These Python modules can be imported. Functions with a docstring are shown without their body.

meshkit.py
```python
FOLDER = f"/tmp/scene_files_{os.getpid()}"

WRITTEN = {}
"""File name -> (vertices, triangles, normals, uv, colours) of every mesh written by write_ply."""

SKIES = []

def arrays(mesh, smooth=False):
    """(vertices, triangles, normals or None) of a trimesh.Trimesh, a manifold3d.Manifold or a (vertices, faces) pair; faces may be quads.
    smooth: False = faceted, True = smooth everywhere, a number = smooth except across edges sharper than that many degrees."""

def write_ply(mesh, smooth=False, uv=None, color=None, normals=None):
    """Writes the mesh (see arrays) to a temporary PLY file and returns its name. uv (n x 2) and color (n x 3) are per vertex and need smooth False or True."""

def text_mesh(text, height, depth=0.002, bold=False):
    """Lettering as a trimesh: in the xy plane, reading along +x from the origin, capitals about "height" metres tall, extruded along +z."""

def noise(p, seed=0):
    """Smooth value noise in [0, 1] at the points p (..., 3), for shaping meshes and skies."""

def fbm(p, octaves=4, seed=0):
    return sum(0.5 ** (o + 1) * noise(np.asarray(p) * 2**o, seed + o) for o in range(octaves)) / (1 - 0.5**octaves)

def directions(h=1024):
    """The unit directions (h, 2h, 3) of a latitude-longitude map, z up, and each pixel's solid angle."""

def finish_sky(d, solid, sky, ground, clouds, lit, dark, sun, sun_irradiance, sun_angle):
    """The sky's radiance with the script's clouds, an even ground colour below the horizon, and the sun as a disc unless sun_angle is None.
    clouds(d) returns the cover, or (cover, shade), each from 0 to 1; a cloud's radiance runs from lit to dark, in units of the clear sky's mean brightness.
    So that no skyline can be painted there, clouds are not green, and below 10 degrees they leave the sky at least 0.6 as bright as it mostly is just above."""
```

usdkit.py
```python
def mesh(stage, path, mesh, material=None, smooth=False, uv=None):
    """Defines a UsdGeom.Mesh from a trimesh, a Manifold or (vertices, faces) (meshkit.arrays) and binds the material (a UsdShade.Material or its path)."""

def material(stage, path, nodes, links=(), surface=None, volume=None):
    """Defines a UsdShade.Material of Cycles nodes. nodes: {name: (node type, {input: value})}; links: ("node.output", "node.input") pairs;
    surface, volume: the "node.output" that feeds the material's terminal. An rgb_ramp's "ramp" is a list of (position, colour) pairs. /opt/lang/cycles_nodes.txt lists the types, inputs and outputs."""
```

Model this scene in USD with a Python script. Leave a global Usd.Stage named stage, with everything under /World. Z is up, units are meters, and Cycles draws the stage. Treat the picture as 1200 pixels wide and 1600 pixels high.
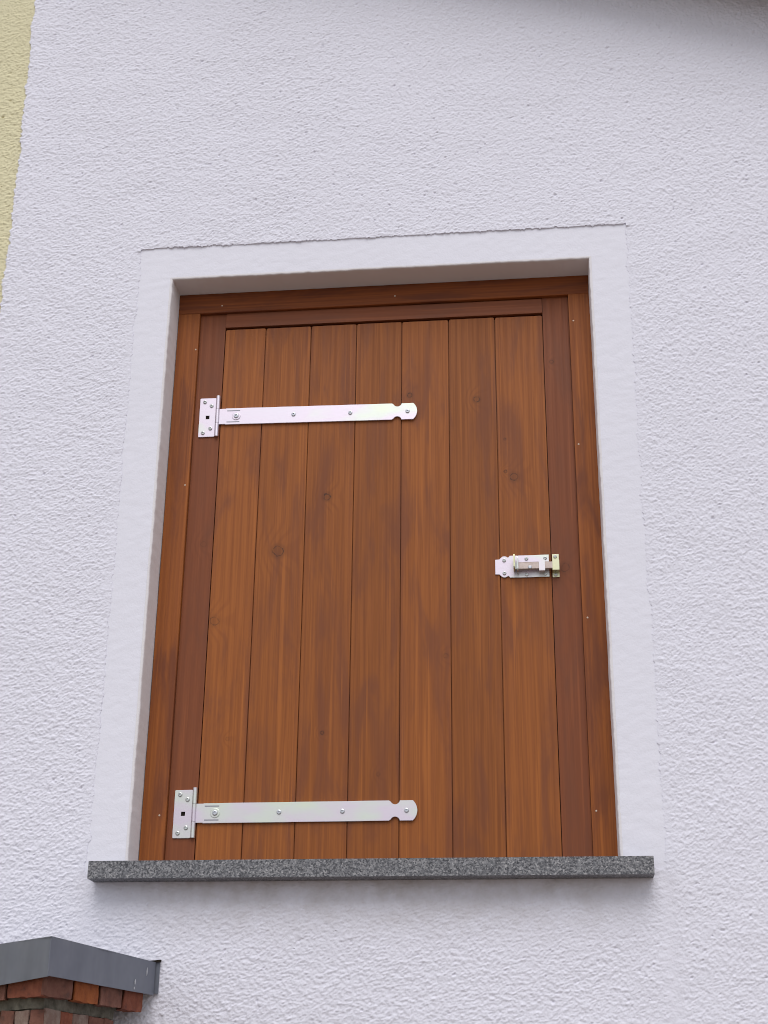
import math
import numpy as np
import trimesh
import manifold3d as m3
from scipy import ndimage
from shapely.geometry import Polygon, Point, box as sbox
from shapely.ops import unary_union
import usdkit
import meshkit
from pxr import Usd, UsdGeom, UsdLux, UsdShade, Gf, Sdf

stage = Usd.Stage.CreateInMemory()
UsdGeom.SetStageUpAxis(stage, UsdGeom.Tokens.z)
UsdGeom.SetStageMetersPerUnit(stage, 1.0)
UsdGeom.Xform.Define(stage, '/World')
UsdGeom.Scope.Define(stage, '/World/Looks')

# ------------------------------------------------------------------ camera, sky, sun
Z0 = 2.25                      # height of the local zero line of the facade above the ground
EXPOSURE = 0.41
SKY_STRENGTH = 0.1
SUN_INTENSITY = 0.32
SUN_TO = np.array([0.05, -0.62, 0.88])      # direction towards the sun
SUN_TO = SUN_TO / np.linalg.norm(SUN_TO)

cam = UsdGeom.Camera.Define(stage, '/World/camera')
PITCH, YAW, ROLL = math.radians(23.08505817), math.radians(-6.48141464), math.radians(0.61106713)
fw = np.array([math.sin(YAW) * math.cos(PITCH), math.cos(YAW) * math.cos(PITCH), math.sin(PITCH)])
rt = np.cross(fw, [0, 0, 1]); rt /= np.linalg.norm(rt)
up = np.cross(rt, fw)
rt, up = math.cos(ROLL) * rt + math.sin(ROLL) * up, -math.sin(ROLL) * rt + math.cos(ROLL) * up
pos = (0.73155, -2.53698, -0.62522 + Z0)
cam.AddTransformOp().Set(Gf.Matrix4d(*rt, 0, *up, 0, *(-fw), 0, *pos, 1))
cam.CreateHorizontalApertureAttr(36.0)
cam.CreateVerticalApertureAttr(48.0)
cam.CreateFocalLengthAttr(36.0 * 2300.04 / 1200)
cam.CreateClippingRangeAttr(Gf.Vec2f(0.05, 500))
cam.CreateExposureAttr(EXPOSURE)

sun = UsdLux.DistantLight.Define(stage, '/World/sun')
sun.CreateNormalizeAttr(True)
sun.CreateIntensityAttr(SUN_INTENSITY)
sun.CreateAngleAttr(40.0)
sun.CreateColorAttr(Gf.Vec3f(1.0, 0.98, 0.965))
sz = SUN_TO
sx = np.cross([0, 0, 1], sz); sx /= np.linalg.norm(sx)
sy = np.cross(sz, sx)
sun.AddTransformOp().Set(Gf.Matrix4d(*sx, 0, *sy, 0, *sz, 0, 0, 0, 0, 1))

sky_mat = usdkit.material(stage, '/World/Looks/sky_look', {
    'sky': ('sky_texture', {'sky_type': 'single_scattering', 'sun_disc': False,
                            'sun_elevation': math.asin(SUN_TO[2]), 'sun_rotation': math.atan2(SUN_TO[0], SUN_TO[1])}),
    'tc': ('texture_coordinate', {}),
    'map': ('mapping', {'scale': (1.0, 1.0, 2.2)}),
    'n': ('noise_texture', {'scale': 2.6, 'detail': 6, 'roughness': 0.55}),
    'r': ('rgb_ramp', {'ramp': [(0.3, (6.1, 6.3, 6.75)), (0.7, (7.6, 7.75, 8.1))]}),
    'mix': ('mix', {'fac': 0.85}),
    'bg': ('background_shader', {'strength': SKY_STRENGTH})},
    [('tc.generated', 'map.vector'), ('map.vector', 'n.vector'), ('n.fac', 'r.fac'),
     ('sky.color', 'mix.color1'), ('r.color', 'mix.color2'), ('mix.color', 'bg.color')], surface='bg.background')
dome = UsdLux.DomeLight.Define(stage, '/World/sky')
UsdShade.MaterialBindingAPI.Apply(dome.GetPrim()).Bind(sky_mat)
dome.GetPrim().SetCustomDataByKey('kind', 'structure')

# ------------------------------------------------------------------ helpers
BASE = {}


def tag(p, label=None, cat=None, group=None, kind=None):
    p = p.GetPrim() if hasattr(p, 'GetPrim') else p
    for k, v in (('label', label), ('category', cat), ('group', group), ('kind', kind)):
        if v:
            p.SetCustomDataByKey(k, v)
    return p


def free(parent, name):
    path, n = f'{parent}/{name}', 0
    while stage.GetPrimAtPath(path):
        n += 1
        path = f'{parent}/{name}_{n:03d}'
    return path


def thing(name, base, label, cat, group=None):
    path = free('/World', name)
    x = UsdGeom.Xform.Define(stage, path)
    b = np.array([base[0], base[1], base[2] + Z0])
    x.AddTranslateOp().Set(Gf.Vec3d(*map(float, b)))
    BASE[path] = b
    tag(x, label, cat, group)
    return path


def va(mesh):
    if hasattr(mesh, 'to_mesh'):
        m = mesh.to_mesh()
        return np.array(m.vert_properties[:, :3], float), np.array(m.tri_verts, int)
    if isinstance(mesh, (list, tuple)):
        return np.array(mesh[0], float), np.array(mesh[1], int)
    return np.array(mesh.vertices, float), np.array(mesh.faces, int)


def root(path):
    return '/' + '/'.join(path.split('/')[1:3])


def obj(name, mesh, mat, parent='/World', smooth=False):
    """One mesh prim; coordinates are given in facade space (z = 0 at the facade's zero line)."""
    v, f = va(mesh)
    v = v + [0, 0, Z0] - BASE.get(root(parent), np.zeros(3))
    path = free(parent, name)
    usdkit.mesh(stage, path, (v, f), mat, smooth=smooth)
    return path


def part(name, parent):
    path = free(parent, name)
    UsdGeom.Xform.Define(stage, path)
    return path


def cat(ms):
    vs, fs, n = [], [], 0
    for m in ms:
        v, f = va(m)
        if f.shape[1] == 4:
            f = np.vstack([f[:, [0, 1, 2]], f[:, [0, 2, 3]]])
        vs.append(v); fs.append(f + n); n += len(v)
    return np.vstack(vs), np.vstack(fs)


def cbox(x0, x1, y0, y1, z0, z1, c=0.0015):
    pts = []
    for x, sx_ in ((x0, 1), (x1, -1)):
        for y, sy_ in ((y0, 1), (y1, -1)):
            for z, sz_ in ((z0, 1), (z1, -1)):
                pts += [(x + sx_ * c, y, z), (x, y + sy_ * c, z), (x, y, z + sz_ * c)]
    return m3.Manifold.hull_points(np.array(pts, float))


def hull(pts):
    return m3.Manifold.hull_points(np.array(pts, float))


def plate(poly, y_back, thick, bevel=0.0003):
    """A flat plate of outline poly (facade x, z), its back at y_back, lying towards -y, its front edge bevelled."""
    a = trimesh.creation.extrude_polygon(poly, thick - bevel, engine='earcut')
    ms = [a]
    inner = poly.buffer(-bevel * 1.2, join_style=2)
    for g in getattr(inner, 'geoms', [inner]):
        b = trimesh.creation.extrude_polygon(g, bevel, engine='earcut')
        b.apply_translation([0, 0, thick - bevel]); ms.append(b)
    m = trimesh.util.concatenate(ms)
    v = np.array(m.vertices)
    return np.stack([v[:, 0], y_back - v[:, 2], v[:, 1]], 1), np.array(m.faces)


def lathe_y(profile, x, y_back, z, seg=20):
    """A round body turned about an axis along -y. profile: (radius, height) pairs."""
    m = trimesh.creation.revolve(np.array(profile), sections=seg)
    v = np.array(m.vertices)
    return np.stack([x + v[:, 0], y_back - v[:, 2], z + v[:, 1]], 1), np.array(m.faces)


def screw(x, y, z, r=0.0036):
    """Pan head screw with a socket: a domed ring with a recessed centre."""
    return lathe_y([(0, 0), (r, 0), (r, 0.0008), (r * .86, 0.0017), (r * .68, 0.0020), (r * .50, 0.0020), (r * .42, 0.0001), (0, 0.0001)], x, y, z)


rng = np.random.default_rng(7)
LK = '/World/Looks/'

# ------------------------------------------------------------------ materials


def plaster(name, base, tint, bump=0.0014, dirt=False):
    n = {'g': ('geometry', {}),
         'big': ('noise_texture', {'scale': 1.7, 'detail': 5, 'roughness': 0.6}),
         'rb': ('rgb_ramp', {'ramp': [(0.3, tint), (0.7, base)]}),
         'fine': ('noise_texture', {'scale': 210, 'detail': 3, 'roughness': 0.65}),
         'bump': ('bump', {'strength': 0.8, 'distance': bump}),
         'p': ('principled_bsdf', {'roughness': 0.92, 'specular_ior_level': 0.2})}
    l = [('g.position', 'big.vector'), ('big.fac', 'rb.fac'), ('g.position', 'fine.vector'), ('fine.fac', 'bump.height'), ('bump.normal', 'p.normal')]
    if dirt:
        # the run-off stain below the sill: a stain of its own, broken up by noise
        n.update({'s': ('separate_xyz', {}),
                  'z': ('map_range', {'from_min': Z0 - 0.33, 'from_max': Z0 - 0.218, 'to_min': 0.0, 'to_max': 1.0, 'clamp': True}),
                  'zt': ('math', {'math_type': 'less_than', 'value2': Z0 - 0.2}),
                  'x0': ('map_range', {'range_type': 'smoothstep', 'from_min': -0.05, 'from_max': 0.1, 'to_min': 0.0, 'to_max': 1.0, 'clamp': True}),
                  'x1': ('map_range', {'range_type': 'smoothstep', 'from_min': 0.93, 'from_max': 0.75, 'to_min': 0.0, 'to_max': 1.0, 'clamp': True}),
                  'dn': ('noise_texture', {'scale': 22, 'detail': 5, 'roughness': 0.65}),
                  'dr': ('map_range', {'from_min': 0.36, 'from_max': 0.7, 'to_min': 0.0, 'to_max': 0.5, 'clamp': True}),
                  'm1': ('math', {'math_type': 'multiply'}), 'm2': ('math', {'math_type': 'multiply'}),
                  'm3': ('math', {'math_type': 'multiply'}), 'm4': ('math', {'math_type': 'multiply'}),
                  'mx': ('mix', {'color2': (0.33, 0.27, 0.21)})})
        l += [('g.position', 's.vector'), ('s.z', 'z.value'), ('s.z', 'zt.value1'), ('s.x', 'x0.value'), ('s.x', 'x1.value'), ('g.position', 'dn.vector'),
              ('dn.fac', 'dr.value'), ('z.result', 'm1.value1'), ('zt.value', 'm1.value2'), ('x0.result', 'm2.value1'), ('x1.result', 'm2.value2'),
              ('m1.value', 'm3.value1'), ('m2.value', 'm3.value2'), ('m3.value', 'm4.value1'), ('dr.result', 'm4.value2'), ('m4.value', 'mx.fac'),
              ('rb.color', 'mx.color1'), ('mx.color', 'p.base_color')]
    else:
        l += [('rb.color', 'p.base_color')]
    return usdkit.material(stage, LK + name, n, l, surface='p.BSDF')


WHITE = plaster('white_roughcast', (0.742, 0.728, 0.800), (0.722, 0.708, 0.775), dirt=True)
BAND = plaster('smooth_white_plaster', (0.76, 0.748, 0.815), (0.735, 0.722, 0.785), bump=0.0006)
REVEAL = plaster('reveal_plaster', (0.74, 0.71, 0.73), (0.70, 0.665, 0.665), bump=0.0006)
YELLOW = plaster('yellow_roughcast', (0.70, 0.645, 0.43), (0.65, 0.60, 0.41))


def simple(name, col, rough=0.6, metal=0.0, spec=0.5, col2=None, scale=20, bump=0.0):
    n = {'g': ('geometry', {}), 'n': ('noise_texture', {'scale': scale, 'detail': 4, 'roughness': 0.6}),
         'r': ('rgb_ramp', {'ramp': [(0.3, col), (0.7, col2 or col)]}),
         'p': ('principled_bsdf', {'roughness': rough, 'metallic': metal, 'specular_ior_level': spec})}
    l = [('g.position', 'n.vector'), ('n.fac', 'r.fac'), ('r.color', 'p.base_color')]
    if bump:
        n['b'] = ('bump', {'strength': 0.8, 'distance': bump}); l += [('n.fac', 'b.height'), ('b.normal', 'p.normal')]
    return usdkit.material(stage, LK + name, n, l, surface='p.BSDF')


# passivated zinc plating: pale metal whose film shifts between pink and pale green
def plated(name, ramp, rough=0.46):
    return usdkit.material(stage, LK + name, {
        'g': ('geometry', {}), 'map': ('mapping', {'scale': (6, 6, 14)}),
        'n': ('noise_texture', {'scale': 1.0, 'detail': 3, 'roughness': 0.5}),
        'r': ('rgb_ramp', {'ramp': ramp}),
        'map2': ('mapping', {'scale': (60, 60, 900)}), 'n2': ('noise_texture', {'scale': 1.0, 'detail': 3}),
        'rr': ('map_range', {'from_min': 0.2, 'from_max': 0.8, 'to_min': rough - .06, 'to_max': rough + .1}),
        'p': ('principled_bsdf', {'metallic': 1.0})},
        [('g.position', 'map.vector'), ('map.vector', 'n.vector'), ('n.fac', 'r.fac'), ('r.color', 'p.base_color'),
         ('g.position', 'map2.vector'), ('map2.vector', 'n2.vector'), ('n2.fac', 'rr.value'), ('rr.result', 'p.roughness')], surface='p.BSDF')


PLATED = plated('plated_steel', [(0.25, (0.64, 0.60, 0.65)), (0.46, (0.66, 0.585, 0.655)), (0.57, (0.63, 0.655, 0.60)), (0.68, (0.65, 0.69, 0.54))])
PLATED_YELLOW = plated('yellow_plated_steel', [(0.3, (0.56, 0.55, 0.31)), (0.7, (0.62, 0.61, 0.46))])
SCREW = simple('screw_steel', (0.50, 0.52, 0.50), 0.35, 1.0, col2=(0.62, 0.62, 0.60), scale=300)
DARK = simple('dark_recess', (0.02, 0.015, 0.012), 0.9, spec=0.1)
NAIL = simple('bare_nail', (0.55, 0.45, 0.36), 0.5, 0.3)
SOFFIT = simple('brown_soffit', (0.06, 0.04, 0.03), 0.7, col2=(0.09, 0.058, 0.042), scale=9)
TILE = simple('roof_tile', (0.20, 0.09, 0.06), 0.8, col2=(0.26, 0.12, 0.08), scale=14)
PAVING = simple('grey_paving', (0.185, 0.15, 0.125), 0.9, spec=0.2, col2=(0.235, 0.195, 0.162), scale=3, bump=0.002)
MORTAR = simple('weathered_mortar', (0.075, 0.07, 0.055), 0.95, spec=0.1, col2=(0.19, 0.175, 0.14), scale=60, bump=0.003)
CORE = simple('masonry_core', (0.35, 0.33, 0.31), 0.9)

GRANITE = usdkit.material(stage, LK + 'grey_granite', {
    'g': ('geometry', {}),
    'v': ('voronoi_texture', {'scale': 460, 'randomness': 1.0}), 'sc': ('separate_color', {}),
    'r': ('rgb_ramp', {'ramp': [(0.0, (0.055, 0.055, 0.062)), (0.22, (0.095, 0.095, 0.103)), (0.5, (0.16, 0.16, 0.168)), (0.8, (0.225, 0.223, 0.23)), (1.0, (0.32, 0.31, 0.31))]}),
    'n': ('noise_texture', {'scale': 230, 'detail': 5, 'roughness': 0.7}),
    'rn': ('rgb_ramp', {'ramp': [(0.32, (0.55, 0.55, 0.57)), (0.68, (1.4, 1.4, 1.4))]}),
    'm': ('mix', {'mix_type': 'multiply', 'fac': 1.0}),
    'b': ('bump', {'strength': 0.4, 'distance': 0.0006}),
    'p': ('principled_bsdf', {'roughness': 0.6, 'specular_ior_level': 0.35})},
    [('g.position', 'v.vector'), ('v.color', 'sc.color'), ('sc.r', 'r.fac'), ('g.position', 'n.vector'), ('n.fac', 'rn.fac'),
     ('r.color', 'm.color1'), ('rn.color', 'm.color2'), ('m.color', 'p.base_color'), ('n.fac', 'b.height'), ('b.normal', 'p.normal')], surface='p.BSDF')

ZINC = usdkit.material(stage, LK + 'weathered_zinc', {
    'g': ('geometry', {}), 'n': ('noise_texture', {'scale': 16, 'detail': 6, 'roughness': 0.65}),
    'r': ('rgb_ramp', {'ramp': [(0.3, (0.128, 0.138, 0.168)), (0.55, (0.150, 0.160, 0.19)), (0.75, (0.178, 0.184, 0.206))]}),
    'map': ('mapping', {'scale': (40, 40, 3)}), 'n2': ('noise_texture', {'scale': 1.0, 'detail': 4}),
    'r2': ('rgb_ramp', {'ramp': [(0.3, (0.93, 0.93, 0.94)), (0.6, (1.04, 1.04, 1.04))]}),
    'm': ('mix', {'mix_type': 'multiply', 'fac': 1.0}),
    'b': ('bump', {'strength': 0.25, 'distance': 0.002}),
    'p': ('principled_bsdf', {'roughness': 0.55, 'metallic': 0.25})},
    [('g.position', 'n.vector'), ('n.fac', 'r.fac'), ('g.position', 'map.vector'), ('map.vector', 'n2.vector'), ('n2.fac', 'r2.fac'),
     ('r.color', 'm.color1'), ('r2.color', 'm.color2'), ('m.color', 'p.base_color'), ('n.fac', 'b.height'), ('b.normal', 'p.normal')], surface='p.BSDF')


def brick_look(name, a, b, c):
    return usdkit.material(stage, LK + name, {
        'g': ('geometry', {}), 'n': ('noise_texture', {'scale': 45, 'detail': 6, 'roughness': 0.7}),
        'r': ('rgb_ramp', {'ramp': [(0.28, c), (0.45, a), (0.72, b)]}),
        'b': ('bump', {'strength': 0.9, 'distance': 0.004}),
        'p': ('principled_bsdf', {'roughness': 0.9, 'specular_ior_level': 0.15})},
        [('g.position', 'n.vector'), ('n.fac', 'r.fac'), ('r.color', 'p.base_color'), ('n.fac', 'b.height'), ('b.normal', 'p.normal')], surface='p.BSDF')


BRICKS = [brick_look('red_brick', (0.20, 0.065, 0.04), (0.28, 0.10, 0.06), (0.10, 0.05, 0.04)),
          brick_look('dull_red_brick', (0.17, 0.075, 0.055), (0.23, 0.11, 0.08), (0.09, 0.055, 0.045)),
          brick_look('orange_brick', (0.27, 0.080, 0.028), (0.36, 0.115, 0.04), (0.16, 0.05, 0.028)),
          brick_look('mortar_smeared_brick', (0.20, 0.13, 0.105), (0.30, 0.24, 0.20), (0.13, 0.06, 0.045))]


def wood(name, seed, light, dark, blotch, knots=(), horizontal=False, freq=75.0, fleck=0.5):
    """Stained softwood. Growth lines are level lines of a field that runs across the board, bends with low noise and closes round each knot (x, z, radius, strength)."""
    r = np.random.default_rng(seed)
    n = {'g': ('geometry', {}), 's': ('separate_xyz', {}), 'P': ('combine_xyz', {}),
         'mA': ('mapping', {'location': tuple(r.uniform(-20, 20, 3)), 'scale': (7.0, 1.0, 0.8)}),
         'nA': ('noise_texture', {'scale': 1.0, 'detail': 2, 'roughness': 0.45}),
         'mF': ('mapping', {'location': tuple(r.uniform(-20, 20, 3)), 'scale': (330.0, 1.0, 5.0)}),
         'nF': ('noise_texture', {'scale': 1.0, 'detail': 4, 'roughness': 0.6}),
         'mB': ('mapping', {'location': tuple(r.uniform(-20, 20, 3)), 'scale': (26.0, 1.0, 4.5)}),
         'nB': ('noise_texture', {'scale': 1.0, 'detail': 4, 'roughness': 0.55, 'distortion': 0.6}),
         'mS': ('mapping', {'location': tuple(r.uniform(-20, 20, 3)), 'scale': (150.0, 1.0, 2.6)}),
         'nS': ('noise_texture', {'scale': 1.0, 'detail': 3, 'roughness': 0.55}),
         'ph': ('math', {'math_type': 'multiply', 'value2': freq * 6}),
         'phA': ('math', {'math_type': 'multiply_add', 'value2': 22.0})}
    l = [('g.position', 's.vector')]
    l += [('s.z', 'P.x'), ('s.x', 'P.z')] if horizontal else [('s.x', 'P.x'), ('s.z', 'P.z')]
    for k in 'AFBS':
        l += [('P.vector', f'm{k}.vector'), (f'm{k}.vector', f'n{k}.vector')]
    l += [('P.vector', 'sP.vector'), ('sP.x', 'ph.value1'), ('nA.fac', 'phA.value1'), ('ph.value', 'phA.value3')]
    n['sP'] = ('separate_xyz', {})
    phase = 'phA.value'
    ring = None
    for i, (kx, kz, kr, ks) in enumerate(knots):
        c = (kz + Z0, 0, kx) if horizontal else (kx, 0, kz + Z0)
        n[f'kd{i}'] = ('vector_math', {'math_type': 'distance', 'vector2': c})
        n[f'kw{i}'] = ('noise_texture', {'scale': 90.0, 'detail': 2})
        n[f'ka{i}'] = ('math', {'math_type': 'multiply_add', 'value2': kr * 1.3})
        n[f'kf{i}'] = ('map_range', {'range_type': 'smoothstep', 'from_min': 0.0, 'from_max': kr * 6.5, 'to_min': 11.0 * min(ks + .4, 1), 'to_max': 0.0, 'clamp': True})
        n[f'kp{i}'] = ('math', {'math_type': 'add'})
        n[f'kq{i}'] = ('math', {'math_type': 'subtract', 'value2': kr * 1.65})
        n[f'kb{i}'] = ('math', {'math_type': 'absolute'})
        n[f'kr{i}'] = ('map_range', {'range_type': 'smoothstep', 'from_min': 0.0003, 'from_max': 0.0018, 'to_min': ks, 'to_max': 0.0, 'clamp': True})
        n[f'ki{i}'] = ('map_range', {'range_type': 'smoothstep', 'from_min': kr * 1.2, 'from_max': kr * 2.2, 'to_min': 0.24 * ks, 'to_max': 0.0, 'clamp': True})
        n[f'kn{i}'] = ('noise_texture', {'scale': 160.0, 'detail': 2})
        n[f'ko{i}'] = ('map_range', {'from_min': 0.36, 'from_max': 0.6, 'to_min': 0.4, 'to_max': 1.0, 'clamp': True})
        n[f'kz{i}'] = ('math', {'math_type': 'multiply'})
        n[f'km{i}'] = ('math', {'math_type': 'maximum'})
        l += [('P.vector', f'kn{i}.vector'), (f'kn{i}.fac', f'ko{i}.value'), (f'kr{i}.result', f'kz{i}.value1'), (f'ko{i}.result', f'kz{i}.value2')]
        l += [('P.vector', f'kd{i}.vector1'), ('P.vector', f'kw{i}.vector'), (f'kw{i}.fac', f'ka{i}.value1'), (f'kd{i}.value', f'ka{i}.value3'),
              (f'kd{i}.value', f'kf{i}.value'), (phase, f'kp{i}.value1'), (f'kf{i}.result', f'kp{i}.value2'),
              (f'ka{i}.value', f'kq{i}.value1'), (f'kq{i}.value', f'kb{i}.value1'), (f'kb{i}.value', f'kr{i}.value'), (f'kd{i}.value', f'ki{i}.value'),
              (f'kz{i}.value', f'km{i}.value1'), (f'ki{i}.result', f'km{i}.value2')]
        phase = f'kp{i}.value'
        if ring is None:
            ring = f'km{i}.value'
        else:
            n[f'kx{i}'] = ('math', {'math_type': 'maximum'})
            l += [(ring, f'kx{i}.value1'), (f'km{i}.value', f'kx{i}.value2')]
            ring = f'kx{i}.value'
    n.update({'sin': ('math', {'math_type': 'sine'}),
              'sr': ('map_range', {'range_type': 'smoothstep', 'from_min': -0.2, 'from_max': 1.0, 'to_min': 0.0, 'to_max': 0.42, 'clamp': True}),
              'c1': ('mix', {'color1': light, 'color2': dark}),
              'fr': ('map_range', {'from_min': 0.40, 'from_max': 0.64, 'to_min': 0.0, 'to_max': fleck, 'clamp': True}),
              'c2': ('mix', {'color2': tuple(np.array(dark) * 0.8)}),
              'br': ('map_range', {'range_type': 'smoothstep', 'from_min': 0.43, 'from_max': 0.68, 'to_min': 0.0, 'to_max': 0.8, 'clamp': True}),
              'c3': ('mix', {'color2': blotch}),
              'st': ('map_range', {'range_type': 'smoothstep', 'from_min': 0.58, 'from_max': 0.70, 'to_min': 0.0, 'to_max': 0.5, 'clamp': True}),
              'c4': ('mix', {'color2': tuple(np.array(light) * [1.3, 1.35, 1.3])}),
              'ro': ('map_range', {'from_min': 0.3, 'from_max': 0.7, 'to_min': 0.48, 'to_max': 0.62}),
              'b': ('bump', {'strength': 0.35, 'distance': 0.0006}),
              'p': ('principled_bsdf', {'specular_ior_level': 0.24})})
    l += [(phase, 'sin.value1'), ('sin.value', 'sr.value'), ('sr.result', 'c1.fac'), ('c1.color', 'c2.color1'), ('nF.fac', 'fr.value'), ('fr.result', 'c2.fac'),
          ('c2.color', 'c3.color1'), ('nB.fac', 'br.value'), ('br.result', 'c3.fac'), ('c3.color', 'c4.color1'), ('nS.fac', 'st.value'), ('st.result', 'c4.fac'),
          ('nF.fac', 'ro.value'), ('ro.result', 'p.roughness'), ('nF.fac', 'b.height'), ('b.normal', 'p.normal')]
    if ring:
        n['c5'] = ('mix', {'color2': (0.035, 0.016, 0.01)})
        l += [('c4.color', 'c5.color1'), (ring, 'c5.fac'), ('c5.color', 'p.base_color')]
    else:
        l += [('c4.color', 'p.base_color')]
    return usdkit.material(stage, LK + name, n, l, surface='p.BSDF')


L1, D1, B1 = (0.300, 0.093, 0.0190), (0.222, 0.064, 0.0155), (0.180, 0.056, 0.0225)

# ------------------------------------------------------------------ ground
gv = np.array([(-60, -80, 0), (60, -80, 0), (60, 60, 0), (-60, 60, 0)], float) - [0, 0, Z0]
g = obj('ground', (gv, [(0, 1, 2), (0, 2, 3)]), PAVING)
tag(stage.GetPrimAtPath(g), kind='structure')

# ------------------------------------------------------------------ house walls
DX0, DX1, DZ0, DZ1, ST = -0.49, 1.29, -0.485, 1.79, 0.00138      # finely modelled area of plaster
xs = np.arange(DX0, DX1 + ST / 2, ST)
zs = np.arange(DZ0, DZ1 + ST / 2, ST)
X, Zg = np.meshgrid(xs, zs)
NZ, NX = X.shape


def fld(sz_, sx_, seed):
    a = ndimage.gaussian_filter(np.random.default_rng(seed).standard_normal((NZ, NX)), (sz_, sx_))
    return a / a.std()


def diag(s1, s2, seed):
    """Noise drawn out along the diagonal: filtered in a rotated frame."""
    N = int(1.5 * max(NZ, NX))
    a = ndimage.gaussian_filter(np.random.default_rng(seed).standard_normal((N, N)), (s1, s2)).astype(np.float32)
    a = ndimage.rotate(a, 40, reshape=False, order=1, mode='wrap')
    o0, o1 = (N - NZ) // 2, (N - NX) // 2
    a = a[o0:o0 + NZ, o1:o1 + NX]
    return a / a.std()


h_hor = fld(0.68, 1.3, 1) - 0.5 * fld(1.9, 2.7, 2)
h_dia = diag(0.68, 1.15, 3) - 0.5 * fld(2.0, 2.2, 4)
h_iso = fld(0.7, 0.75, 5)
w = np.clip((X - 0.35) / 0.8 + 0.5 * (Zg - 0.6) + 0.25 * fld(40, 40, 6), 0, 1)
rough = (1 - w) * h_hor + w * h_dia + 0.85 * h_iso
rough = rough / rough.std()
rough = np.where(rough < 0, rough * 0.85, rough * 1.0)
pit = np.clip(fld(1.1, 1.5, 8) - 2.0, 0, 1.5) * 1.4                # rare deeper pits
lump = fld(15, 18, 9)
rough = 0.00049 * rough - 0.0011 * pit + 0.0003 * lump             # height out of the wall, metres

jit = lambda n, s, seed: (lambda a: a / a.std())(ndimage.gaussian_filter1d(np.random.default_rng(seed).standard_normal(n), s))
bt = 1.075 + 0.0007 * jit(NX, 1.2, 21) + 0.0004 * jit(NX, 9, 22)         # top edge of the smooth band, by x
bl = -0.0715 + 0.0010 * jit(NZ, 1.5, 23) + 0.0012 * jit(NZ, 10, 24)      # its left edge, by z
br = 0.9252 + 0.0012 * jit(NZ, 1.5, 25) + 0.0012 * jit(NZ, 10, 26)
bb = -0.203 + 0.002 * jit(NX, 4, 27)
yb = np.interp(zs, [-0.6, 0.9541, 1.0316, 1.1265, 1.29, 1.5309, 1.768, 1.9], [-0.362, -0.3624, -0.3631, -0.3613, -0.3627, -0.3674, -0.3734, -0.376]) \
    + 0.0013 * jit(NZ, 1.5, 28) + 0.0010 * jit(NZ, 6, 29)
band = (X > bl[:, None]) & (X < br[:, None]) & (Zg < bt[None]) & (Zg > bb[None])
yel = X < yb[:, None]
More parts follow.
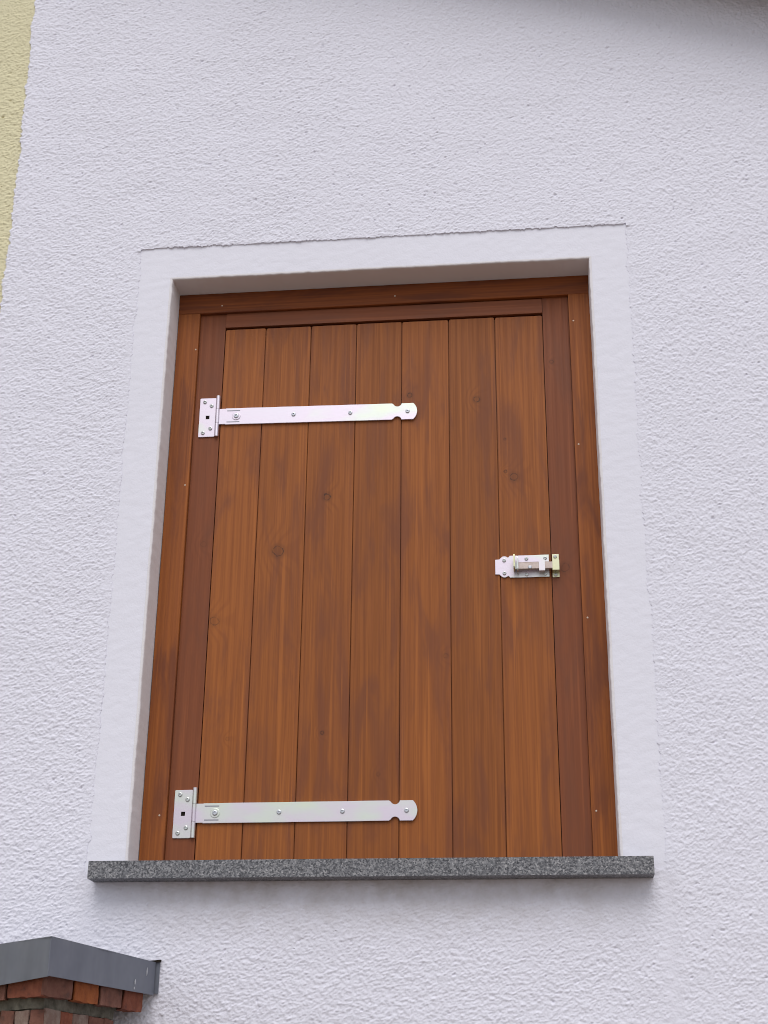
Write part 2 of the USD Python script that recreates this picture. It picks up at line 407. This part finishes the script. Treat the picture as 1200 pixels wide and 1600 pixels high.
# the finely modelled area narrows downwards; beyond it the coarse outer plaster takes over
LB = lambda z: np.interp(z, [DZ0, DZ1], [-0.245, DX0])
RB = lambda z: np.interp(z, [DZ0, DZ1], [1.105, DX1])
fine = (X > LB(zs)[:, None]) & (X < RB(zs)[:, None])
d_side = np.minimum(np.abs(X - bl[:, None]), np.abs(X - br[:, None]))
thick = 0.0028 - 0.0020 * np.exp(-(d_side / 0.012) ** 2) * (Zg < 1.07)
thick = thick + 0.0012 * np.exp(-((X - yb[:, None] - 0.012) / 0.007) ** 2)       # raised lip where the white coat ends
d_b = np.minimum.reduce([np.abs(X - bl[:, None]), np.abs(X - br[:, None])])
amp = 1 - 0.6 * np.exp(-(d_b / 0.016) ** 2) * (Zg < 1.07)
under = np.exp(-(np.clip(-0.222 - Zg, 0, 1) / 0.035)) * (X > -0.05) * (X < 0.9) * (Zg < -0.2)
amp = amp * (1 - 0.55 * under)
Ywhite = -(thick + rough * amp)
Yyel = 0.0015 - 1.15 * rough + 0.0006 * np.exp(-((X - yb[:, None]) / 0.006) ** 2)


def sheet(mask, Y, skirt=None):
    """The cells of the fine grid whose centre is in mask, as a mesh, with an edge face going back to y = skirt."""
    cell = mask[:-1, :-1] & mask[1:, :-1] & mask[:-1, 1:] & mask[1:, 1:]
    idx = np.arange(NZ * NX).reshape(NZ, NX)
    a, b, c, d = idx[:-1, :-1][cell], idx[:-1, 1:][cell], idx[1:, 1:][cell], idx[1:, :-1][cell]
    v = np.stack([X.ravel(), Y.ravel(), Zg.ravel()], 1)
    f = np.vstack([np.stack([a, b, c], 1), np.stack([a, c, d], 1)])
    if skirt is not None:
        e = np.vstack([np.stack([a, b], 1), np.stack([b, c], 1), np.stack([c, d], 1), np.stack([d, a], 1)])
        key = np.sort(e, 1); key = key[:, 0] * (NZ * NX) + key[:, 1]
        _, first, count = np.unique(key, return_index=True, return_counts=True)
        e = e[first[count == 1]]
        used = np.unique(e)
        back = v[used].copy(); back[:, 1] = skirt
        m = np.zeros(len(v), int); m[used] = np.arange(len(used)) + len(v)
        f = np.vstack([f, np.stack([e[:, 1], e[:, 0], m[e[:, 0]]], 1), np.stack([e[:, 1], m[e[:, 0]], m[e[:, 1]]], 1)])
        v = np.vstack([v, back])
    used = np.unique(f)
    m = np.zeros(len(v), int); m[used] = np.arange(len(used))
    return v[used], m[f]


OW, OH, SILL, FD = 0.85, 1.0, -0.19, 0.061          # opening: width, top, bottom, depth of the frame's face

house = thing('white_house', (0.5, 0.15, -Z0), 'white roughcast house wall with a smooth plaster band round its shuttered opening', 'house')
hole = (X > -0.02) & (X < OW + 0.02) & (Zg > SILL - 0.012) & (Zg < OH + 0.02)
wall = obj('wall', sheet(~band & ~yel & ~hole & fine, Ywhite, 0.003), WHITE, house, smooth=40)

# the smooth band: a frame of fine strips whose surface undulates a little
def strip(x0, x1, z0, z1, st=0.004, seed=0, amp_=0.00034):
    nx, nz = max(2, int((x1 - x0) / st)), max(2, int((z1 - z0) / st))
    gx, gz = np.meshgrid(np.linspace(x0, x1, nx), np.linspace(z0, z1, nz))
    p = np.stack([gx * 70, gz * 150, 0 * gx + 3.3], -1)
    yy = -amp_ * 2 * (meshkit.fbm(p, 3, 5) - 0.5) * 2 - 0.0007 * (meshkit.noise(np.stack([gx * 9, gz * 9, 0 * gx], -1), 3) - 0.5)
    v = np.stack([gx, yy, gz], -1).reshape(-1, 3)
    i = np.arange(nx * nz).reshape(nz, nx)
    a, b, c, d = i[:-1, :-1].ravel(), i[:-1, 1:].ravel(), i[1:, 1:].ravel(), i[1:, :-1].ravel()
    return v, np.vstack([np.stack([a, b, c], 1), np.stack([a, c, d], 1)])


e = 0.004
obj('plaster_band', cat([strip(-0.085, -e, -0.225, OH + e), strip(OW + e, 0.94, -0.225, OH + e), strip(-0.085, 0.94, OH + e, 1.09)]), BAND, house, smooth=True)


# the reveal: a rounded plaster edge and the returns to the frame
def edge_run(n, s0, s1, place, seed, flip=False):
    prof = [(e + 0.001, -0.0003), (0.0022, -0.0006), (0.0006, 0.0003), (0.0, 0.0018), (-0.0003, 0.006), (-0.0004, 0.02), (-0.0006, 0.04), (-0.0008, FD + 0.012)]
    t = np.linspace(s0, s1, n)
    j = 0.0003 * jit(n, 1.5, seed) + 0.0002 * jit(n, 9, seed + 1)
    v = np.array([place(tt, o + jj * (0.15 if o > 0.004 else (1 if k < 5 else 0.5)), y) for k, (o, y) in enumerate(prof) for tt, jj in zip(t, j)])
    i = np.arange(len(prof) * n).reshape(len(prof), n)
    a, b, c, d = i[:-1, :-1].ravel(), i[:-1, 1:].ravel(), i[1:, 1:].ravel(), i[1:, :-1].ravel()
    f = np.vstack([np.stack([a, b, c], 1), np.stack([a, c, d], 1)])
    return v, (f[:, ::-1] if flip else f)


obj('reveal', edge_run(400, SILL - 0.02, OH + 0.0045, lambda t, o, y: (-o, y, t), 41), REVEAL, house, smooth=True)
obj('reveal', edge_run(400, SILL - 0.02, OH + 0.0045, lambda t, o, y: (OW + o, y, t), 43, True), REVEAL, house, smooth=True)
obj('lintel_soffit', edge_run(300, -0.0045, OW + 0.0045, lambda t, o, y: (t, y, OH + o), 45, True), REVEAL, house, smooth=True)

# body of the house behind and around the plaster
BX1, BZ1 = 4.2, 3.2
bxm = lambda x0, x1, y0, y1, z0, z1: trimesh.creation.box(bounds=[(x0, y0, z0), (x1, y1, z1)])
obj('masonry', cat([bxm(-0.36, -0.0135, 0.0045, 0.36, -Z0, BZ1), bxm(OW + 0.0135, BX1, 0.0045, 0.36, -Z0, BZ1),
                    bxm(-0.0135, OW + 0.0135, 0.0045, 0.36, OH + 0.0135, BZ1), bxm(-0.0135, OW + 0.0135, 0.0045, 0.36, -Z0, SILL - 0.035)]), CORE, house)
dense = Polygon([(LB(DZ0), DZ0), (RB(DZ0), DZ0), (RB(DZ1), DZ1), (LB(DZ1), DZ1)])


def outer(x0, x1, y_back, thick_):
    p = sbox(x0, -Z0, x1, BZ1).difference(dense.buffer(-0.0015, join_style=2))
    return cat([plate(g_, y_back, thick_) for g_ in getattr(p, 'geoms', [p])])


obj('outer_plaster', outer(-0.362, BX1, 0.004, 0.0055), WHITE, house)

yhouse = thing('yellow_house', (-2.0, 0.15, -Z0), 'pale yellow roughcast wall of the adjoining house at the left edge', 'house')
obj('wall', sheet((yel | (X < yb[:, None] + 0.004)) & fine, Yyel), YELLOW, yhouse, smooth=40)
obj('masonry', bxm(-4.2, -0.365, 0.012, 0.36, -Z0, BZ1), CORE, yhouse)
obj('outer_plaster', outer(-4.2, -0.3635, 0.011, 0.009), YELLOW, yhouse)

# roof verge that slopes down to the right just above the view and shades the top right corner
def slope_box(x0, x1, y0, y1, t0, t1):
    zl = lambda x: 1.6235 + (1.2574 - x) * 0.33
    return hull([(x, y, zl(x) + t) for x in (x0, x1) for y in (y0, y1) for t in (t0, t1)])


roof = thing('roof_verge', (1.0, -0.1, 1.65), 'brown boarded roof verge overhanging the white wall at top right', 'roof')
obj('soffit_board', slope_box(-0.3, 3.6, -0.122, -0.003, 0.0, 0.02), SOFFIT, roof)
obj('barge_board', slope_box(-0.3, 3.6, -0.146, -0.124, -0.012, 0.16), SOFFIT, roof)
obj('roof_covering', slope_box(-0.3, 3.65, -0.168, 0.3, 0.165, 0.2), TILE, roof)

# ------------------------------------------------------------------ granite sill
sill = thing('window_sill', (0.423, 0.0, -0.22), 'speckled grey granite sill slab under the brown wooden shutter', 'window sill')
obj('slab', cbox(-0.0560, 0.9025, -0.045, 0.085, -0.2195, -0.1900, 0.0012), GRANITE, sill)
obj('mortar_bed', bxm(-0.05, 0.897, -0.0012, 0.08, -0.2265, -0.2197), MORTAR, sill)

# ------------------------------------------------------------------ the shutter
sh = thing('wooden_shutter', (0.425, 0.09, -0.19), 'brown stained plank shutter in its wooden frame with two long strap hinges and a bolt', 'shutter')
YC, YS, YP = FD, 0.070, 0.0705       # faces of the casing, the inner frame and the planks
ZB = -0.1885                         # bottom of all boards, standing on the sill
mcl = wood('left_casing_wood', 60, (0.305, 0.090, 0.0170), (0.215, 0.058, 0.0135), (0.15, 0.043, 0.018))
mcr = wood('right_casing_wood', 61, (0.305, 0.090, 0.0170), (0.215, 0.058, 0.0135), (0.15, 0.043, 0.018))
mct = wood('top_casing_wood', 62, (0.235, 0.064, 0.0150), (0.160, 0.041, 0.0120), (0.12, 0.034, 0.016), (), True)
STL, STD, STB = (0.215, 0.063, 0.0225), (0.175, 0.050, 0.0190), (0.165, 0.053, 0.0240)
msl = wood('left_stile_wood', 63, STL, STD, STB, ((0.0823, 0.4383, 0.0055, 0.35),), False, 60, 0.3)
msr = wood('right_stile_wood', 64, STL, STD, STB, ((0.7693, 0.8075, 0.004, 0.5), (0.7791, 0.3667, 0.008, 0.5)), False, 60, 0.3)
mrl = wood('rail_wood', 65, STL, STD, STB, (), True, 60, 0.3)

cl = obj('casing', cbox(0.0022, 0.0468, YC, 0.110, ZB, 0.9519), mcl, sh)
cr = obj('casing', cbox(0.8072, 0.8494, YC, 0.110, ZB, 0.9555), mcr, sh)
top = hull([(x, y, z) for x, zb_ in ((0.0006, 0.9523), (0.8494, 0.9560)) for z in (zb_, 0.9994) for y in (YC + .001, 0.11)] +
           [(x, YC, z) for x, zb_ in ((0.0016, 0.9533), (0.8484, 0.9570)) for z in (zb_, 0.9984)])
ct = obj('casing', top, mct, sh)
obj('stile', cbox(0.0474, 0.1004, YS, 0.105, ZB, 0.9521), msl, sh)
obj('stile', cbox(0.7545, 0.8066, YS, 0.105, ZB, 0.9551), msr, sh)
obj('rail', cbox(0.1010, 0.7539, YS - 0.002, 0.105, 0.9200, 0.9524, 0.002), mrl, sh)

edges = [0.1012, 0.1862, 0.2809, 0.3751, 0.4680, 0.5634, 0.6573, 0.7541]
plank_knots = [((0.1125, 0.2797, 0.008, 0.6), (0.150, 0.05, 0.003, 0.25)), ((0.2296, 0.4186, 0.0095, 0.95),), ((0.3230, 0.5299, 0.0065, 0.85), (0.3254, 0.058, 0.003, 0.8)),
               ((0.43, -0.02, 0.003, 0.3),), ((0.4844, 0.7461, 0.0045, 0.8), (0.553, 0.20, 0.004, 0.4)),
               ((0.6186, 0.7298, 0.0055, 0.8),), ((0.6879, 0.558, 0.0075, 0.75), (0.672, 0.5705, 0.0025, 0.8), (0.672, 0.64, 0.002, 0.7))]
tone = [1.10, 1.02, 0.98, 0.93, 1.04, 0.90, 1.03]
for k in range(7):
    x0, x1 = edges[k] + 0.0010, edges[k + 1] - 0.0010
    yk = YP + [0.0, .0004, -.0003, .0002, .0005, -.0004, .0002][k]
    t = tone[k]
    m = wood(f'plank_wood_{k + 1}', 80 + k, tuple(np.array(L1) * t), tuple(np.array(D1) * t), tuple(np.array(B1) * (0.5 + 0.5 * t)), plank_knots[k], False, [70, 60, 85, 75, 55, 80, 62][k])
    c = 0.0026
    zt = 0.9148 + [0.0004, 0, -.0003, .0003, 0, .0002, -.0002][k]
    face = cbox(x0, x1, yk, yk + 0.022, ZB + 0.0005, zt, c)
    ms = [face]
    if k < 6:
        ms.append(bxm(x1 - 0.004, x1 + 0.008, yk + 0.0048, yk + 0.015, ZB + 0.001, zt - 0.003))     # tongue
    obj('plank', cat(ms), m, sh)
obj('ledge', bxm(0.102, 0.753, 0.0945, 0.115, 0.60, 0.70), msl, sh)
obj('ledge', bxm(0.102, 0.753, 0.0945, 0.115, -0.12, -0.02), msl, sh)
obj('backing', bxm(-0.012, 0.862, 0.116, 0.122, -0.19, 1.01), DARK, sh)
for parent, pts in ((ct, [(0.0926, 0.9690), (0.4542, 0.9720)]), (cl, [(0.0425, 0.8674), (0.0396, 0.5616), (0.0343, -0.0912)]),
                    (cr, [(0.8158, 0.8939), (0.8146, 0.6184), (0.8162, 0.2637), (0.8157, -0.0929)])):
    for x, z in pts:
        obj('nail', lathe_y([(0, 0), (0.0017, 0), (0.0017, 0.0002), (0.0012, 0.0005), (0, 0.0006)], x, YC + 0.0001, z, 12), NAIL, parent)


def tilt(mesh, cx, cz, a):
    v, f = va(mesh)
    d = v[:, [0, 2]] - [cx, cz]
    c_, s_ = math.cos(a), math.sin(a)
    v[:, 0] = cx + c_ * d[:, 0] - s_ * d[:, 1]; v[:, 2] = cz + s_ * d[:, 0] + c_ * d[:, 1]
    return v, f


def strap_hinge(zc, dx, a_strap, label, s=1.0):
    """Plate on the stile, knuckle, long strap across the planks. zc: height of the plate's centre."""
    h = part('strap_hinge', sh)
    tag(stage.GetPrimAtPath(h), label)
    X0 = 0.0580 + dx
    y = YS - 0.0001
    pl = sbox(X0, zc - 0.0435, X0 + 0.0330, zc + 0.0435).buffer(-0.002).buffer(0.002)
    pl = pl.difference(sbox(X0 + 0.0133, zc - 0.0037, X0 + 0.0207, zc + 0.0037))
    obj('hinge_plate', plate(pl, y, 0.0025), PLATED, h)
    obj('square_hole', bxm(X0 + 0.0128, X0 + 0.0212, y - 0.0004, y, zc - 0.0042, zc + 0.0042), DARK, h)
    for px, pz in ((0.0098, 0.0350), (0.0240, 0.0258), (0.0240, -0.0252), (0.0094, -0.0347)):
        obj('screw', screw(X0 + px, y - 0.0025, zc + pz, 0.0040), SCREW, h)
    xk, rk = X0 + 0.0372, 0.0042
    for z0, z1 in ((-0.0435, -0.0145), (-0.0140, 0.0170), (0.0175, 0.0470)):
        kn = trimesh.creation.cylinder(rk, z1 - z0, sections=20)
        kn.apply_translation([xk, y - 0.0030, zc + (z0 + z1) / 2])
        obj('knuckle', kn, PLATED, h, smooth=35)
    # strap outline, measured from the knuckle
    S0, SE = xk + 0.002, X0 + 0.4418
    zs_ = zc + 0.0005
    hw = 0.0180
    body = unary_union([sbox(S0, zs_ - 0.0172, S0 + 0.016, zs_ + 0.0172), sbox(S0 + 0.015, zs_ - hw, SE - 0.0445, zs_ + hw),
                        sbox(SE - 0.055, zs_ - 0.0125, SE - 0.025, zs_ + 0.0125)])
    head = sbox(SE - 0.0315, zs_ - hw, SE, zs_ + hw).intersection(Point(SE - 0.0245, zs_).buffer(0.0245, 32).union(sbox(SE - 0.05, zs_ - hw, SE - 0.0245, zs_ + hw)))
    body = body.union(head)
    xn = SE - 0.0405
    for sgn in (-1, 1):
        body = body.union(sbox(SE - 0.0500, zs_ - hw, SE - 0.030, zs_ + hw))
    for sgn in (-1, 1):
        body = body.difference(Point(xn + 0.001, zs_ + sgn * (hw + 0.0018)).buffer(0.0088, 24))
        body = body.difference(Polygon([(xn - 0.0115, zs_ + sgn * (hw + .001)), (xn - 0.004, zs_ + sgn * (hw - 0.0042)), (xn - 0.004, zs_ + sgn * (hw + .001))]))
    ys = YP - 0.0008
    st = tilt(plate(body, ys, 0.0034), S0, zs_, a_strap)
    sp = obj('strap', st, PLATED, h)
    c_, s_ = math.cos(a_strap), math.sin(a_strap)
    def on(x, z):
        return S0 + c_ * (x - S0) - s_ * z, zs_ + s_ * (x - S0) + c_ * z
    # square shank plate with a carriage bolt at the knuckle end
    bx, bz = on(X0 + 0.0752, 0)
    for sgn in (-1, 1):
        slot = sbox(bx - 0.0185, bz + sgn * 0.0125 - 0.0011, bx + 0.008, bz + sgn * 0.0125 + 0.0011)
        obj('slot', tilt(plate(slot, ys - 0.00335, 0.0004), bx, bz, a_strap), SLOT, h)
    obj('washer', lathe_y([(0, 0), (0.0086, 0), (0.0086, 0.0009), (0.008, 0.0012), (0, 0.0012)], bx + 0.001, ys - 0.0034, bz, 28), PLATED, h)
    obj('screw', screw(bx + 0.001, ys - 0.0046, bz, 0.0050), SCREW_PALE, h)
    for dxs in (0.1930, 0.3078, 0.4228):
        x, z = on(X0 + dxs, 0)
        obj('screw', screw(x, ys - 0.0034, z, 0.0043), SCREW_PALE, h)


SLOT = simple('punched_slot', (0.30, 0.29, 0.32), 0.5, 1.0)
SCREW_PALE = simple('pale_screw_steel', (0.56, 0.57, 0.60), 0.36, 1.0)
strap_hinge(0.7127, 0.0, math.radians(-0.75), 'upper plated strap hinge across the planks')
strap_hinge(-0.0877, 0.0010, math.radians(0.10), 'lower plated strap hinge just above the granite sill')

# ------------------------------------------------------------------ the bolt
db = part('door_bolt', sh)
tag(stage.GetPrimAtPath(db), 'plated sliding bolt with upright tab at the right edge')
yb_ = YP - 0.0006
zc = 0.3712
o = [(0.6482, 0.0147), (0.6560, 0.0152), (0.6592, 0.0185), (0.6625, 0.0209), (0.6665, 0.0213), (0.6700, 0.0200), (0.6720, 0.0186), (0.6738, 0.0192), (0.6760, 0.0220), (0.7493, 0.0222)]
out = [(x, zc + d) for x, d in o] + [(x, zc - d) for x, d in o[::-1]]
obj('bolt_plate', plate(Polygon(out).buffer(0.0006).buffer(-0.0006), yb_, 0.0022), PLATED, db)
yp_ = yb_ - 0.0022
bar = hull([(x, y, z) for x in (0.6905, 0.7655) for y, z in ((yp_ - 0.0125, zc - 0.0093), (yp_ - 0.0125, zc + 0.0030), (yp_ - 0.0115, zc + 0.0040), (yp_ - 0.0055, zc + 0.0040), (yp_ - 0.0055, zc - 0.0103), (yp_ - 0.0115, zc - 0.0103))])
obj('bolt_bar', bar, simple('brushed_bolt', (0.40, 0.32, 0.28), 0.4, 1.0, col2=(0.52, 0.43, 0.39), scale=120), db)
# guide loop over the bar
obj('guide', cat([cbox(0.7304, 0.7416, yp_ - 0.0150, yp_ - 0.0128, zc - 0.0135, zc + 0.0055, 0.0006),
                  cbox(0.7304, 0.7416, yp_ - 0.0149, yp_ - 0.0002, zc + 0.0045, zc + 0.0067, 0.0005), cbox(0.7304, 0.7416, yp_ - 0.0149, yp_ - 0.0002, zc - 0.0147, zc - 0.0125, 0.0005)]), PLATED, db)
# knob of the bar
obj('knob', lathe_y([(0, 0), (0.0036, 0), (0.0036, 0.0010), (0.0022, 0.0018), (0, 0.0018)], 0.7135, yp_ - 0.0125, zc - 0.0070, 16), SCREW_PALE, db)
# upright tab (bent end of the bar) and the staple it closes against


def upright(x0, x1, zlo, zhi, yf, yback, r, hole):
    """A tab standing out of the door: outline in (depth, height), extruded along x, with a hole for a padlock."""
    p = sbox(0, zlo, yback - yf, zhi).union(sbox(0, zlo, 0.001, zhi))
    p = p.buffer(-r).buffer(r)
    if hole:
        p = p.difference(Point((yback - yf) * 0.68, (zlo + zhi) / 2).buffer(hole))
    m = trimesh.creation.extrude_polygon(p, x1 - x0, engine='earcut')
    v = np.array(m.vertices)
    return np.stack([x0 + v[:, 2], yback - v[:, 0], v[:, 1]], 1), np.array(m.faces)


obj('tab', upright(0.6830, 0.6858, zc - 0.0130, zc + 0.0170, yp_ - 0.026, yp_ - 0.002, 0.005, 0.0040), PLATED_YELLOW, db)
obj('staple', upright(0.6895, 0.6920, zc - 0.0160, zc + 0.0150, yp_ - 0.021, yp_ + 0.0001, 0.005, 0.0040), SCREW, db)
obj('tab_shank', cbox(0.6850, 0.6910, yp_ - 0.0118, yp_ - 0.0060, zc - 0.0092, zc + 0.0028, 0.0008), SCREW, db)
for x, z in ((0.6652, 0.0128), (0.6652, -0.0131), (0.7072, 0.0150), (0.7071, -0.0168), (0.7424, 0.0155), (0.7418, -0.0162)):
    obj('screw', screw(x, yp_, zc + z, 0.0036), SCREW, db)
# keeper on the stile
yk_ = YS - 0.0001
kp = part('bolt_keeper', sh)
tag(stage.GetPrimAtPath(kp), 'yellowish plated bolt keeper on the right stile')
for sgn in (1, -1):
    obj('keeper_foot', cbox(0.7555, 0.7680, yk_ - 0.0020, yk_, *((zc + 0.0062, zc + 0.0228) if sgn > 0 else (zc - 0.0235, zc - 0.0142)), 0.0005), PLATED_YELLOW, kp)
    obj('screw', screw(0.7612, yk_ - 0.0020, zc + sgn * 0.0170 + (0.0006 if sgn > 0 else -0.0018), 0.0034), SCREW, kp)
obj('keeper_loop', cat([cbox(0.7555, 0.7682, yk_ - 0.0160, yk_ - 0.0138, zc - 0.0128, zc + 0.0052, 0.0006),
                        cbox(0.7555, 0.7682, yk_ - 0.0159, yk_ - 0.0002, zc + 0.0040, zc + 0.0062, 0.0005), cbox(0.7555, 0.7682, yk_ - 0.0159, yk_ - 0.0002, zc - 0.0140, zc - 0.0118, 0.0005)]), PLATED_YELLOW, kp)

# ------------------------------------------------------------------ brick pillar with its sheet metal cap
pil = thing('brick_pillar', (-0.1, -0.18, -Z0), 'red brick pillar with a grey sheet zinc cap against the white wall at bottom left', 'pillar')
ZT = -0.3543
P_R, P_C, P_L = np.array([0.0655, -0.012]), np.array([-0.0030, -0.3603]), np.array([-0.25, -0.157])
P_B = np.array([-0.32, -0.012])


def fascia(p, q, zb0, zb1, th=0.0016):
    d = (q - p) / np.linalg.norm(q - p); nrm = np.array([d[1], -d[0]])          # outward for the order used below
    n = 24
    vs = []
    for i in range(n + 1):
        t = i / n
        xy = p + (q - p) * t
        wob = 0.0006 * math.sin(9 * t + p[0] * 40) + 0.0004 * math.sin(23 * t)
        zb_ = zb0 + (zb1 - zb0) * t
        for off in (0, -th):
            for zz in (ZT, zb_):
                vs.append((xy[0] + nrm[0] * (off + wob), xy[1] + nrm[1] * (off + wob), zz))
    f = []
    for i in range(n):
        a = i * 4
        for u, v in ((0, 1), (1, 3), (3, 2), (2, 0)):
            f += [(a + u, a + v, a + 4 + v), (a + u, a + 4 + v, a + 4 + u)]
    f += [(0, 2, 3), (0, 3, 1), (n * 4, n * 4 + 1, n * 4 + 3), (n * 4, n * 4 + 3, n * 4 + 2)]
    m = trimesh.Trimesh(vs, f, process=False); m.fix_normals()
    return m


cap = part('zinc_cap', pil)
obj('fascia', fascia(P_L, P_C - (P_C - P_L) / np.linalg.norm(P_C - P_L) * 0.0016, -0.4230, -0.4108), ZINC, cap, smooth=30)
obj('fascia', fascia(P_C + (P_R - P_C) / np.linalg.norm(P_R - P_C) * 0.0014, P_R, -0.4098, -0.4072), ZINC, cap, smooth=30)
pc = P_R * 0.25 + P_C * 0.25 + P_L * 0.25 + P_B * 0.25
tv = [(*P_L, ZT + .0004), (*P_C, ZT + .0004), (*P_R, ZT + .0004), (*P_B, ZT + .0004), (*pc, ZT + 0.012), (*P_L, ZT - .0012), (*P_C, ZT - .0012), (*P_R, ZT - .0012), (*P_B, ZT - .0012)]
obj('top_sheet', hull(tv), ZINC, cap)
obj('wall_upstand', cbox(0.0560, 0.0715, -0.0085, -0.0055, ZT - 0.050, ZT + 0.0022, 0.0005), ZINC, cap)
obj('wall_upstand', hull([(0.0480, y, z) for y in (-0.012, -0.006) for z in (ZT + .0005, ZT + .0022)] + [(0.0735, y, z) for y in (-0.012, -0.006) for z in (ZT + .0005, ZT + 0.0045)]), DARK, cap)
SCR = simple('scratched_bare_zinc', (0.6, 0.6, 0.62), 0.5, 0.4)
rd = (P_R - P_C) / np.linalg.norm(P_R - P_C); rn = np.array([rd[1], -rd[0]])
for t, z0, z1, wd in ((0.79, -0.3965, -0.3885, 0.0016), (0.785, -0.4045, -0.4005, 0.0012), (0.905, -0.3790, -0.3660, 0.0013)):
    c = P_C + (P_R - P_C) * t + rn * 0.0012
    obj('scratch', hull([(*(c + rd * s_ * (wd if z == (z0 + z1) / 2 else wd * .3) + rn * o_), z) for s_ in (-1, 1) for o_ in (0, 0.0004) for z in (z0, (z0 + z1) / 2, z1)]), SCR, cap)

ZBR = -0.4350
path = np.array([(-0.3050, -0.0990), (-0.1879, -0.1952), (-0.0958, -0.2709), (-0.0175, -0.3354), (0.0067, -0.2590), (0.0228, -0.1772), (0.0386, -0.0972), (0.0532, -0.0225)])
centre = np.array([-0.13, -0.08])


def brick(p, q, z0, z1, gap, depth, seed):
    r = np.random.default_rng(seed)
    d = (q - p) / np.linalg.norm(q - p); inn = np.array([-d[1], d[0]])
    p, q = p + d * gap, q - d * gap
    pts = []
    for a, s in ((p, 1), (q, -1)):
        for z, zs2 in ((z0, 1), (z1, -1)):
            j = r.uniform(-0.0012, 0.0012, 3)
            c_ = 0.0016 + r.uniform(0, 0.0018)
            b = a + j[:2]
            pts += [(*(b + inn * c_), z + j[2]), (*(b + d * s * c_), z + j[2] + zs2 * 0.0), (*(b + d * s * c_ * .2 + inn * c_ * .2), z + j[2] + zs2 * c_),
                    (*(b + inn * depth + d * s * depth * 0.75), z + j[2])]
    mesh = hull(pts).refine_to_length(0.008)
    v, f = va(mesh)
    disp = (meshkit.fbm(v * 85, 3, seed) - 0.5) * 0.0060
    cen = v.mean(0); nd = v - cen; nd /= np.linalg.norm(nd, axis=1, keepdims=True)
    return v + nd * disp[:, None], f


bm = [0, 1, 0, 1, 2, 1, 0]
for k in range(7):
    obj('brick', brick(path[k], path[k + 1], ZBR, -0.372, 0.0028, 0.02, 300 + k), BRICKS[bm[k]], pil, smooth=35)


def prism(poly, z0, z1):
    m = trimesh.creation.extrude_polygon(poly, z1 - z0, engine='earcut')
    m.apply_translation([0, 0, z0])
    return m


inner = Polygon(list(path) + [(0.049, -0.006), (-0.30, -0.006)])
obj('mortar_core', prism(inner.buffer(-0.008), ZBR + 0.002, -0.3585), MORTAR, pil)
low = np.array([(-0.2700, -0.1150), (-0.2200, -0.1560), (-0.1713, -0.1965), (-0.1122, -0.2450), (-0.0791, -0.2718), (-0.0481, -0.2973), (-0.0225, -0.3000), (-0.0123, -0.2521), (-0.0054, -0.2168), (0.0050, -0.1640), (0.0146, -0.1153), (0.0221, -0.0770)])
lowp = Polygon(list(low) + [(0.012, -0.070), (-0.02, -0.050), (-0.29, -0.050), (-0.29, -0.10)])
bedm = prism(lowp.buffer(-0.003), ZBR - 0.0155, ZBR + 0.003).subdivide_to_size(0.01)
vv, ff = va(bedm)
vv = vv + ((meshkit.fbm(vv * 70, 3, 9) - 0.5) * 0.006)[:, None] * np.array([0.7, 0.7, 0.5])
obj('mortar_bed', (vv, ff), MORTAR, pil, smooth=40)
lm = [1, 0, 1, 1, 3, 1, 3, 0, 3, 1, 1, 1]
for row in range(3):
    zt_ = ZBR - 0.0165 - row * 0.077
    for k in range(len(low) - 1):
        obj('brick', brick(low[k], low[k + 1], zt_ - 0.065, zt_, 0.0016, 0.02, 400 + row * 40 + k), BRICKS[lm[(k + row * 5) % 12]], pil, smooth=35)
obj('mortar_core', prism(lowp.buffer(-0.007), -0.70, ZBR - 0.012), MORTAR, pil)
SHAFT = usdkit.material(stage, LK + 'pillar_shaft_brickwork', {
    'g': ('geometry', {}), 's': ('separate_xyz', {}), 'a': ('math', {'math_type': 'add'}), 'c': ('combine_xyz', {}),
    'b': ('brick_texture', {'scale': 1.0, 'brick_width': 0.12, 'row_height': 0.077, 'mortar_size': 0.006, 'color1': (0.2, 0.07, 0.045), 'color2': (0.16, 0.07, 0.05), 'mortar': (0.13, 0.12, 0.1)}),
    'p': ('principled_bsdf', {'roughness': 0.9})},
    [('g.position', 's.vector'), ('s.x', 'a.value1'), ('s.y', 'a.value2'), ('a.value', 'c.x'), ('s.z', 'c.y'), ('c.vector', 'b.vector'), ('b.color', 'p.base_color')], surface='p.BSDF')
obj('shaft', prism(lowp.buffer(-0.002), -Z0, -0.681), SHAFT, pil)
